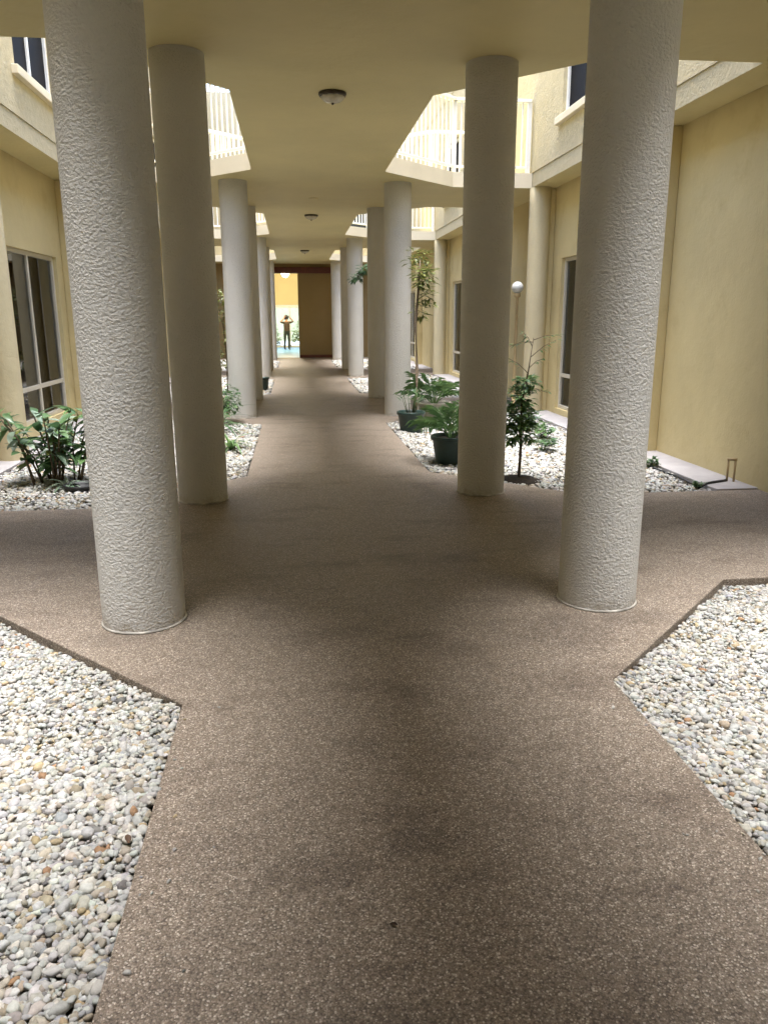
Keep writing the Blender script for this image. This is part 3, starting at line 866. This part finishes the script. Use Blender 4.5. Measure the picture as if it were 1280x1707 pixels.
# ------------------------------------------------------------------ plants and pots
# A: broad-leaved shrub left
t = empty('leafy_shrub', (-2.36, 7.85, -0.03))
tag(t, 'bushy broad-leaved shrub in pebbles behind the nearest left column', 'shrub')
lm = [leaf_mesh('leaf', 0.19, 0.075, L_sil, 0.3, 0.35), leaf_mesh('leaf', 0.21, 0.085, L_dark, 0.3, 0.4), leaf_mesh('leaf', 0.17, 0.07, L_mid, 0.3, 0.3), leaf_mesh('leaf', 0.15, 0.06, L_yel, 0.3, 0.25)]
for i in range(22):
    a = random.uniform(0, 6.28); rr = random.uniform(0.03, 0.26); h = random.uniform(0.42, 0.74); lean = random.uniform(0.08, 0.34)
    b = Vector((rr * math.cos(a), rr * math.sin(a), 0)); e = b + Vector((lean * math.cos(a), lean * math.sin(a), h)); mdl = (b + e) / 2 + Vector((-.03 * math.cos(a), -.03 * math.sin(a), 0.04))
    MB().tube([b, mdl, e], [0.011, 0.009, 0.005], 6).build('stem', M_bark, t, True)
    for j in range(12):
        s_ = 0.26 + 0.74 * j / 11
        q = b.lerp(mdl, s_ * 2) if s_ < .5 else mdl.lerp(e, s_ * 2 - 1)
        o = link('leaf', lm[random.choices(range(4), (3, 4, 3, 1.3))[0]], t, q, (random.uniform(-.5, .5), random.uniform(-0.9, 0.35), random.uniform(0, 6.28)))
        k = random.uniform(0.7, 1.15); o.scale = (k, k, k)

# B: strap-leaved plant by second left column
def strap_plant(loc, n, ln, wd, mat, label, group=None, zt=(0.35, 1.1)):
    t = empty('strap_leaf_plant', loc); tag(t, label, 'plant', group)
    me = []
    for q in range(3):
        mb = MB(); vs_ = []; N_ = 7; bend = (0.9, 1.2, 0.7)[q]
        for i in range(N_ + 1):
            s_ = i / N_; w = wd * .5 * (0.65 + 0.7 * s_ if s_ < .5 else 1 * (1 - (s_ - .5) * 1.9)); w = max(w, 0.001)
            x = ln * (0.45 * s_ + 0.45 * s_ * s_); z = ln * (0.95 * s_ - bend * s_ * s_)
            vs_ += [(x, -w, z + .3 * w), (x, 0, z), (x, w, z + .3 * w)]
        fs_ = []
        for i in range(N_):
            a = i * 3; fs_ += [(a, a+1, a+4, a+3), (a+1, a+2, a+5, a+4)]
        mb.add(vs_, fs_); m_ = bpy.data.meshes.new('leaf'); m_.from_pydata(mb.v, [], mb.f); m_.shade_smooth(); m_.materials.append(mat); me.append(m_)
    for i in range(n):
        a = 2.39996 * i + random.uniform(-.2, .2)
        o = link('leaf', random.choice(me), t, (0.02 * math.cos(a), 0.02 * math.sin(a), 0), (0, random.uniform(-.5, .25), a)); k = random.uniform(0.6, 1.1); o.scale = (k, k, k)
    return t
strap_plant((-0.80, 9.55, -0.03), 20, 0.46, 0.045, L_mid, 'arching strap-leaved plant in pebbles right behind the second left column')
strap_plant((-1.12, 11.0, -0.03), 26, 0.85, 0.06, L_dark, 'taller dark strap-leaved clump in the pebbles before the third left column')
strap_plant((-2.16, 7.50, -0.03), 18, 0.26, 0.035, L_sil, 'low pale grey-green plant in front of the left shrub, beside the black saucer')
strap_plant((-1.86, 8.35, -0.03), 22, 0.62, 0.05, L_mid, 'mid-green arching plant behind the nearest left column, right of the shrub')
# sapling far left
t = empty('sapling', (-1.42, 16.9, -0.03)); tag(t, 'slender light green sapling in the left pebbles beyond the third left column', 'tree')
sapling(t, 0, [(0, 0, 0), (0.02, 0.02, 0.7), (-0.02, 0, 1.4), (0.03, 0, 2.1)], [0.02, 0.016, 0.012, 0.006], [(0.05, 0, 2.0, .28, .25, 130), (-.1, .1, 1.6, .25, .2, 90), (.15, -.1, 1.2, .22, .2, 70), (-.05, 0, .75, .3, .3, 140)], L_yel, 0.10, 0.045)
t = empty('low_bush', (-1.15, 12.0, -0.03)); tag(t, 'low bright green bush at the far end of the left pebbles, before the third column', 'shrub')
sapling(t, 0, [(0, 0, 0), (0, 0, .25), (0, 0, .45)], [0.012, .01, .006], [(0, 0, .38, .34, .28, 420)], L_mid, 0.09, 0.04)

# C: two dark green pots on the right
t = empty('potted_palm', (1.69, 8.32, -0.022)); tag(t, 'dark green plastic pot with arching palm fronds beside the second right column', 'potted plant', 'potted plants on the right pebbles')
pot_parts(t, 0.225, 0.31, M_pot); palm(t, 0.28, 16, 0.47, L_mid)
t = empty('potted_plant', (1.60, 10.75, -0.022)); tag(t, 'smaller dark green pot with a few thin stems in front of the third right column', 'potted plant', 'potted plants on the right pebbles')
pot_parts(t, 0.195, 0.29, M_pot)
stems = MB()
items = []
for i in range(9):
    a = random.uniform(0, 6.28); e = Vector((0.13 * math.cos(a), 0.13 * math.sin(a), random.uniform(.42, .62)))
    stems.tube([(0.05 * math.cos(a), 0.05 * math.sin(a), .25), e], [0.006, 0.003], 5)
    for _ in range(4): items.append((e - Vector((0, 0, random.uniform(0, .12))), rdir(-.1, .8), random.uniform(.7, 1.2)))
stems.build('stems', M_stem, t, True); foliage('foliage', L_dark, t, items, 0.12, 0.03)['kind'] = 'stuff'
t = empty('planter_palm', (2.12, 11.85, -0.022)); tag(t, 'pale stone planter with a full green palm in the right pebbles', 'potted plant', 'potted plants on the right pebbles')
pot_parts(t, 0.26, 0.30, M_potgrey); palm(t, 0.27, 18, 0.60, L_mid)
# tall thin tree behind
t = empty('thin_tree', (1.76, 11.35, -0.03)); tag(t, 'tall thin-stemmed tree with yellow-green crown beside the third right column', 'tree')
sapling(t, 0, [(0, 0, 0), (0.015, 0, .8), (-0.01, 0, 1.5), (0.03, 0, 2.0), (.05, 0, 2.35)], [0.03, .026, .022, .016, .008],
        [(0.07, 0.3, 2.40, .18, .16, 70), (.15, .05, 2.15, .14, .16, 70), (.04, -.05, 2.12, .12, .2, 60), (.14, 0, 1.86, .13, .2, 60), (.05, 0, 1.66, .1, .2, 30)], L_yel, 0.11, 0.045)
# tree in second bed with hanging branch
t = empty('hanging_branch_tree', (2.05, 18.6, -0.03)); tag(t, 'slender tree whose leafy branch reaches out past the fourth right column', 'tree')
sapling(t, 0, [(0, 0, 0), (0.0, 0, 1.0), (-.03, 0, 2.0), (-.1, 0, 2.7)], [0.03, .026, .02, .012],
        [(-.1, 0, 2.75, .2, .2, 110), (-.38, -.1, 2.62, .16, .12, 90), (-.58, -.1, 2.45, .13, .14, 80), (0, 0, 1.9, .14, .25, 60), (0, 0, .6, .3, .3, 160)], L_dark, 0.13, 0.055)
# D: sapling in mulch ring, right
t = empty('mulched_sapling', (2.17, 7.33, -0.028)); tag(t, 'leafy sapling in a dark soil ring, between the two nearest right columns', 'tree')
MB().lathe([(0.001, 0.045), (0.09, 0.042), (0.16, 0.030), (0.205, 0.012), (0.215, -0.02)], 26).build('soil_ring', M_soil, t, True)
sapling(t, 0, [(0, 0, 0.02), (0.008, 0, .35), (0, 0.01, .75), (.05, 0, 1.05), (0.09, 0, 1.38)], [0.017, .014, .011, .007, .003],
        [(0.0, 0, .46, .14, .12, 170), (-.05, .0, .62, .15, .15, 260), (.06, 0.03, .60, .12, .13, 120), (-.03, 0, .82, .13, .15, 210), (.03, 0, .96, .10, .09, 110)], L_mid, 0.075, 0.036)
tw = MB(); items = []
for (ax, az, bx, bz) in ((.05, 1.05, -.17, 1.20), (.07, 1.2, .30, 1.36), (.09, 1.34, -.12, 1.30), (.06, 1.10, .20, 1.18), (.05, .98, .16, .93), (.03, .9, .25, .86), (.09, 1.36, .36, 1.40), (.08, 1.3, .0, 1.42)):
    dy = random.uniform(-.08, .08); tw.tube([(ax, 0, az), ((ax + bx) / 2, dy / 2, (az + bz) / 2 + .02), (bx, dy, bz)], [.004, .003, .002], 5)
    for j in range(8):
        q = 0.35 + .65 * j / 7; items.append(((ax + (bx - ax) * q, dy * q, az + (bz - az) * q + .01), Vector((bx - ax, random.uniform(-.2, .2), random.uniform(-.15, .1))), random.uniform(.7, 1.1)))
tw.build('upper_twigs', M_bark, t, True); foliage('upper_leaves', L_mid, t, items, .065, .026)['kind'] = 'stuff'
# low ground plants by the right wall
gp = [((2.95, 9.0, -.03), 'low dark leafy plant in the right pebbles, nearest of three below the tall window', L_dark, .18),
      ((3.25, 9.9, -.03), 'low green plant in the right pebbles, middle of three below the tall window', L_mid, .2),
      ((3.3, 11.1, -.03), 'grey-green low plant in the right pebbles at the foot of the tall window', L_sil, .26),
      ((3.72, 7.75, -.02), 'small creeping plant by the concrete strip, half behind the nearest right column', L_dark, .11),
      ((3.70, 6.72, -.02), 'small weedy tuft at the end of the concrete strip near the wall pipe', L_dark, .07)]
for loc, lab, mt, rr in gp:
    t = empty('ground_plant', loc); tag(t, lab, 'plant', 'low plants in the right pebbles')
    st = MB(); items = []
    for i in range(14):
        a = random.uniform(0, 6.28); e = Vector((rr * random.uniform(.3, 1) * math.cos(a), rr * random.uniform(.3, 1) * math.sin(a), rr * random.uniform(.5, 1.1)))
        st.tube([(0.01 * math.cos(a), 0.01 * math.sin(a), 0), e], [.004, .002], 5)
        for _ in range(6): items.append((e * random.uniform(.5, 1), rdir(-.2, .7), random.uniform(.7, 1.3)))
    st.build('stems', M_stem, t, True); foliage('foliage', mt, t, items, rr * .5, rr * .22)['kind'] = 'stuff'
# left far dark pot
t = empty('small_pot', (-0.68, 17.3, -0.02)); tag(t, 'small dark pot at the left path edge near the fourth left column', 'pot')
pot_parts(t, 0.13, 0.30, M_pot)
# black saucer by the shrub
t = empty('plant_saucer', (-2.02, 7.42, -0.02)); tag(t, 'black plastic saucer half hidden behind the nearest left column, under the shrub', 'saucer')
MB().lathe([(0.001, 0.012), (0.12, 0.012), (0.125, 0.03), (0.15, 0.055), (0.16, 0.055), (0.155, 0.02), (0.135, 0.0)], 30).build('dish', M_black, t, True)

# ------------------------------------------------------------------ globe lamp post
t = empty('globe_lamp_post', (3.50, 12.30, -0.03)); tag(t, 'white globe garden lamp on a slim post beside the right wall column', 'lamp')
MB().lathe([(0.055, 0), (0.055, .03), (0.03, .06), (0.025, .5), (0.022, 1.86), (0.05, 1.88), (0.055, 1.93), (0.001, 1.93)], 16).build('post', M_tan, t, True)
MB().lathe([(0.04, 1.925)] + [(0.09 * math.sin(a), 2.015 - 0.09 * math.cos(a)) for a in [0.45 + (math.pi - .5) * i / 14 for i in range(15)]] + [(0.001, 2.105)], 24).build('globe', simple('white_acrylic', (0.50, 0.50, 0.48), 0.3, var=0.02), t, True)

# ------------------------------------------------------------------ ceiling lights
M_bowl = simple('frosted_glass_bowl', (0.60, 0.55, 0.42), 0.25, var=0.15, scale=30)
def ceiling_light(x, y, lab, s=1.0):
    t = empty('ceiling_light', (x, y, HC)); tag(t, lab, 'ceiling light', 'flush ceiling lights')
    MB().lathe([(0.001, -.001), (.135 * s, -.001), (.138 * s, -.015), (.128 * s, -.032), (.10 * s, -.034)], 32).build('rim', M_bronze, t, True)
    prof = [(.118 * s, -.03)]
    mb = MB(); n = 40; rows_ = []
    for i in range(8):
        q = i / 7 * math.pi / 2
        for k in range(n):
            a = 2 * math.pi * k / n; rr = .115 * s * math.cos(q) * (1 + .035 * math.cos(a * 10)) + .001
            mb.v.append((rr * math.cos(a), rr * math.sin(a), -.03 - .062 * s * math.sin(q)))
    for i in range(7):
        for k in range(n): mb.f.append((i*n+k, i*n+(k+1)%n, (i+1)*n+(k+1)%n, (i+1)*n+k))
    mb.build('bowl', M_bowl, t, True)
    MB().lathe([(.001, -.088 * s), (.014 * s, -.09 * s), (.012 * s, -.105 * s), (.001, -.112 * s)], 12).build('finial', M_bronze, t, True)
ceiling_light(0.42, C(0) + 2.38, 'nearest ribbed glass ceiling light with bronze rim over the path', 0.92)
ceiling_light(0.43, C(1) + 2.5, 'second ribbed glass ceiling light with bronze rim, farther along the path')
ceiling_light(0.43, C(2) + 2.4, 'farthest tiny ceiling light above the path near the brown end wall')
t = empty('ceiling_disc', (0.42, C(1) + 0.25, HC)); tag(t, 'small flat painted cover disc on the ceiling between the two lights', 'cover plate')
MB().lathe([(.001, -.012), (.08, -.012), (.088, -.006), (.088, -.001)], 28).build('plate', M_ceil, t, True)

# ------------------------------------------------------------------ wall pipe and hose
t = empty('irrigation_pipe', (4.10, 6.86, 0)); tag(t, 'tan inverted-U irrigation pipe standing at the foot of the right wall', 'pipe')
MB().tube([(-.022, 0.01, 0), (-.022, 0.01, .22)], .011, 8).build('riser', M_tan, t, True)
MB().tube([(.03, -.02, 0), (.03, -.02, .22)], .011, 8).build('riser', M_tan, t, True)
MB().tube([(-.034, 0.015, .225), (.042, -.026, .225)], .014, 8).build('valve_head', M_tan, t, True)
hs = MB().tube([(4.075, 6.87, .02), (4.0, 6.83, .024), (3.90, 6.79, .024), (3.81, 6.75, .022), (3.76, 6.73, 0.0), (3.70, 6.70, -.008)], .012, 8).build('hose', M_black, None, True)
tag(hs, 'short black hose running from the wall pipe across the concrete strip', 'hose')
hs = MB().tube([(3.74, 6.75, -.012), (3.76, 7.2, -.008), (3.73, 7.7, -.01), (3.76, 8.3, -.01), (3.72, 9.0, -.012)], .011, 8).build('drip_line', M_black, None, True)
tag(hs, 'black drip line lying along the edge of the right concrete strip', 'hose')
# dead leaf on the path
dl = link('dead_leaf', leaf_mesh('dead_leaf', 0.022, 0.011, M_dead, 0.9, -0.2), None, (0.205, 1.70, 0.004), (0.1, 0, -0.5)); tag(dl, 'tiny dark dead leaf lying on the brown path in the foreground', 'leaf')

dl2 = link('dead_leaf', leaf_mesh('dead_leaf', 0.035, 0.02, simple('brown_leaf', (0.09, 0.05, 0.03), 0.8), 0.8, -0.3), None, (-0.545, 2.12, -0.002), (0.2, 0.1, 1.9)); tag(dl2, 'curled brown dead leaf on the left pebbles beside the path edge', 'leaf')
# ------------------------------------------------------------------ person in the lobby
def person(loc, rz):
    V = [(0, 0, .84), (0, .0, 1.0), (0, .0, 1.18), (0, 0, 1.29), (0, .01, 1.36), (0, .02, 1.50),           # pelvis..head
         (.09, 0, .80), (.10, -.01, .44), (.10, .03, .07), (.10, -.10, .03),
         (-.09, 0, .80), (-.11, .0, .44), (-.12, .03, .07), (-.12, -.10, .03),
         (.17, 0, 1.28), (.33, -.06, 1.33), (.17, -.10, 1.49), (.12, -.08, 1.55),
         (-.17, 0, 1.28), (-.33, -.05, 1.31), (-.17, -.10, 1.47), (-.12, -.08, 1.54)]
    E_ = [(0,1),(1,2),(2,3),(3,4),(4,5),(0,6),(6,7),(7,8),(8,9),(0,10),(10,11),(11,12),(12,13),(3,14),(14,15),(15,16),(16,17),(3,18),(18,19),(19,20),(20,21)]
    rad = [(.175,.13),(.145,.11),(.17,.115),(.12,.085),(.05,.05),(.082,.10),(.085,.085),(.06,.06),(.04,.045),(.035,.03),(.085,.085),(.06,.06),(.04,.045),(.035,.03),(.058,.058),(.042,.042),(.032,.032),(.03,.022),(.058,.058),(.042,.042),(.032,.032),(.03,.022)]
    me = bpy.data.meshes.new('body'); me.from_pydata(V, E_, [])
    t = empty('person', loc, rz); tag(t, 'distant person in tan top and dark trousers standing in the bright lobby, hands raised', 'person')
    o = link('body', me, t)
    sk = o.modifiers.new('skin', 'SKIN'); sk.use_smooth_shade = True
    for i, r_ in enumerate(rad): me.skin_vertices[0].data[i].radius = r_
    me.skin_vertices[0].data[0].use_root = True
    su = o.modifiers.new('sub', 'SUBSURF'); su.levels = 2; su.render_levels = 2
    m, nt, N, L, P = new_mat('clothed_person')
    tc = nd(N, 'ShaderNodeTexCoord'); sx = nd(N, 'ShaderNodeSeparateXYZ'); L.new(tc.outputs['Object'], sx.inputs[0])
    dv = nd(N, 'ShaderNodeMath', operation='DIVIDE'); dv.inputs[1].default_value = 1.7; L.new(sx.outputs[2], dv.inputs[0])
    r = ramp(N, [(0, (.02, .02, .02)), (.055, (.03, .035, .025)), (.52, (.075, .05, .028)), (.785, (.42, .25, .16)), (.95, (.42, .25, .16))], 'CONSTANT')
    L.new(dv.outputs[0], r.inputs[0]); L.new(r.outputs[0], P.inputs['Base Color']); P.inputs['Roughness'].default_value = .8
    me.materials.append(m)
    hm = MB().lathe([(.001, 1.645)] + [(.115 * math.sin(a), 1.52 + .125 * math.cos(a)) for a in [.3, .6, .9, 1.2, 1.5, 1.8, 2.1]] + [(.09, 1.44), (.05, 1.42)], 18)
    h_ = hm.build('hair', simple('dark_hair', (.015, .011, .009), .5), t, True); h_.location = (0, .035, 0); h_.scale = (1, 1, 1)
    for s in (-1, 1):
        for j in range(5):
            x0 = s * (.115 + .002 * j); z0 = 1.565 + .006 * (2 - abs(j - 2))
            f_ = MB().tube([(x0, -.11 + .018 * j, z0 - .03), (x0 - s * .012, -.11 + .018 * j, z0 + .015), (x0 - s * .035, -.105 + .017 * j, z0 + .035)], [.009, .008, .007], 6).build('finger', m, t, True)
    return t
person((-0.30, 38.8, 0.004), R(20))

# greenery outside the lobby doors
for x, y, lab in ((-1.55, 46.0, 'bright green garden bush outside the lobby doors, on the left'), (0.75, 47.0, 'pale green garden bush outside the lobby doors, on the right')):
    t = empty('garden_bush', (x, y, -0.25)); tag(t, lab, 'bush', 'bushes outside the lobby')
    sapling(t, 0, [(0, 0, 0), (0, 0, .6), (0, 0, 1.3)], [.04, .03, .02], [(0, 0, 1.0, .7, .8, 700), (.4, 0, .6, .5, .5, 300), (-.4, .1, .7, .5, .5, 300)], L_yel, .16, .08)
tr = MB().box(-6, 6, YB + 0.22, 60, -0.24, -0.02).build('terrace_pavement', simple('pale_terrace', (.30, .33, .36), .8, var=.06)); tag(tr, kind='structure')

gw = MB().box(-8, 8, 54.0, 54.2, -0.1, 2.6).build('bright_backdrop_wall', paint('backdrop_paint', (0.50, 0.50, 0.32), 0.06, ((30, 0.4, 0.01),), 0.85, 0.2)); tag(gw, 'pale backdrop wall added to brighten the view through the lobby doors', 'wall')  # invented wall, put in so the doorway looks out on something bright
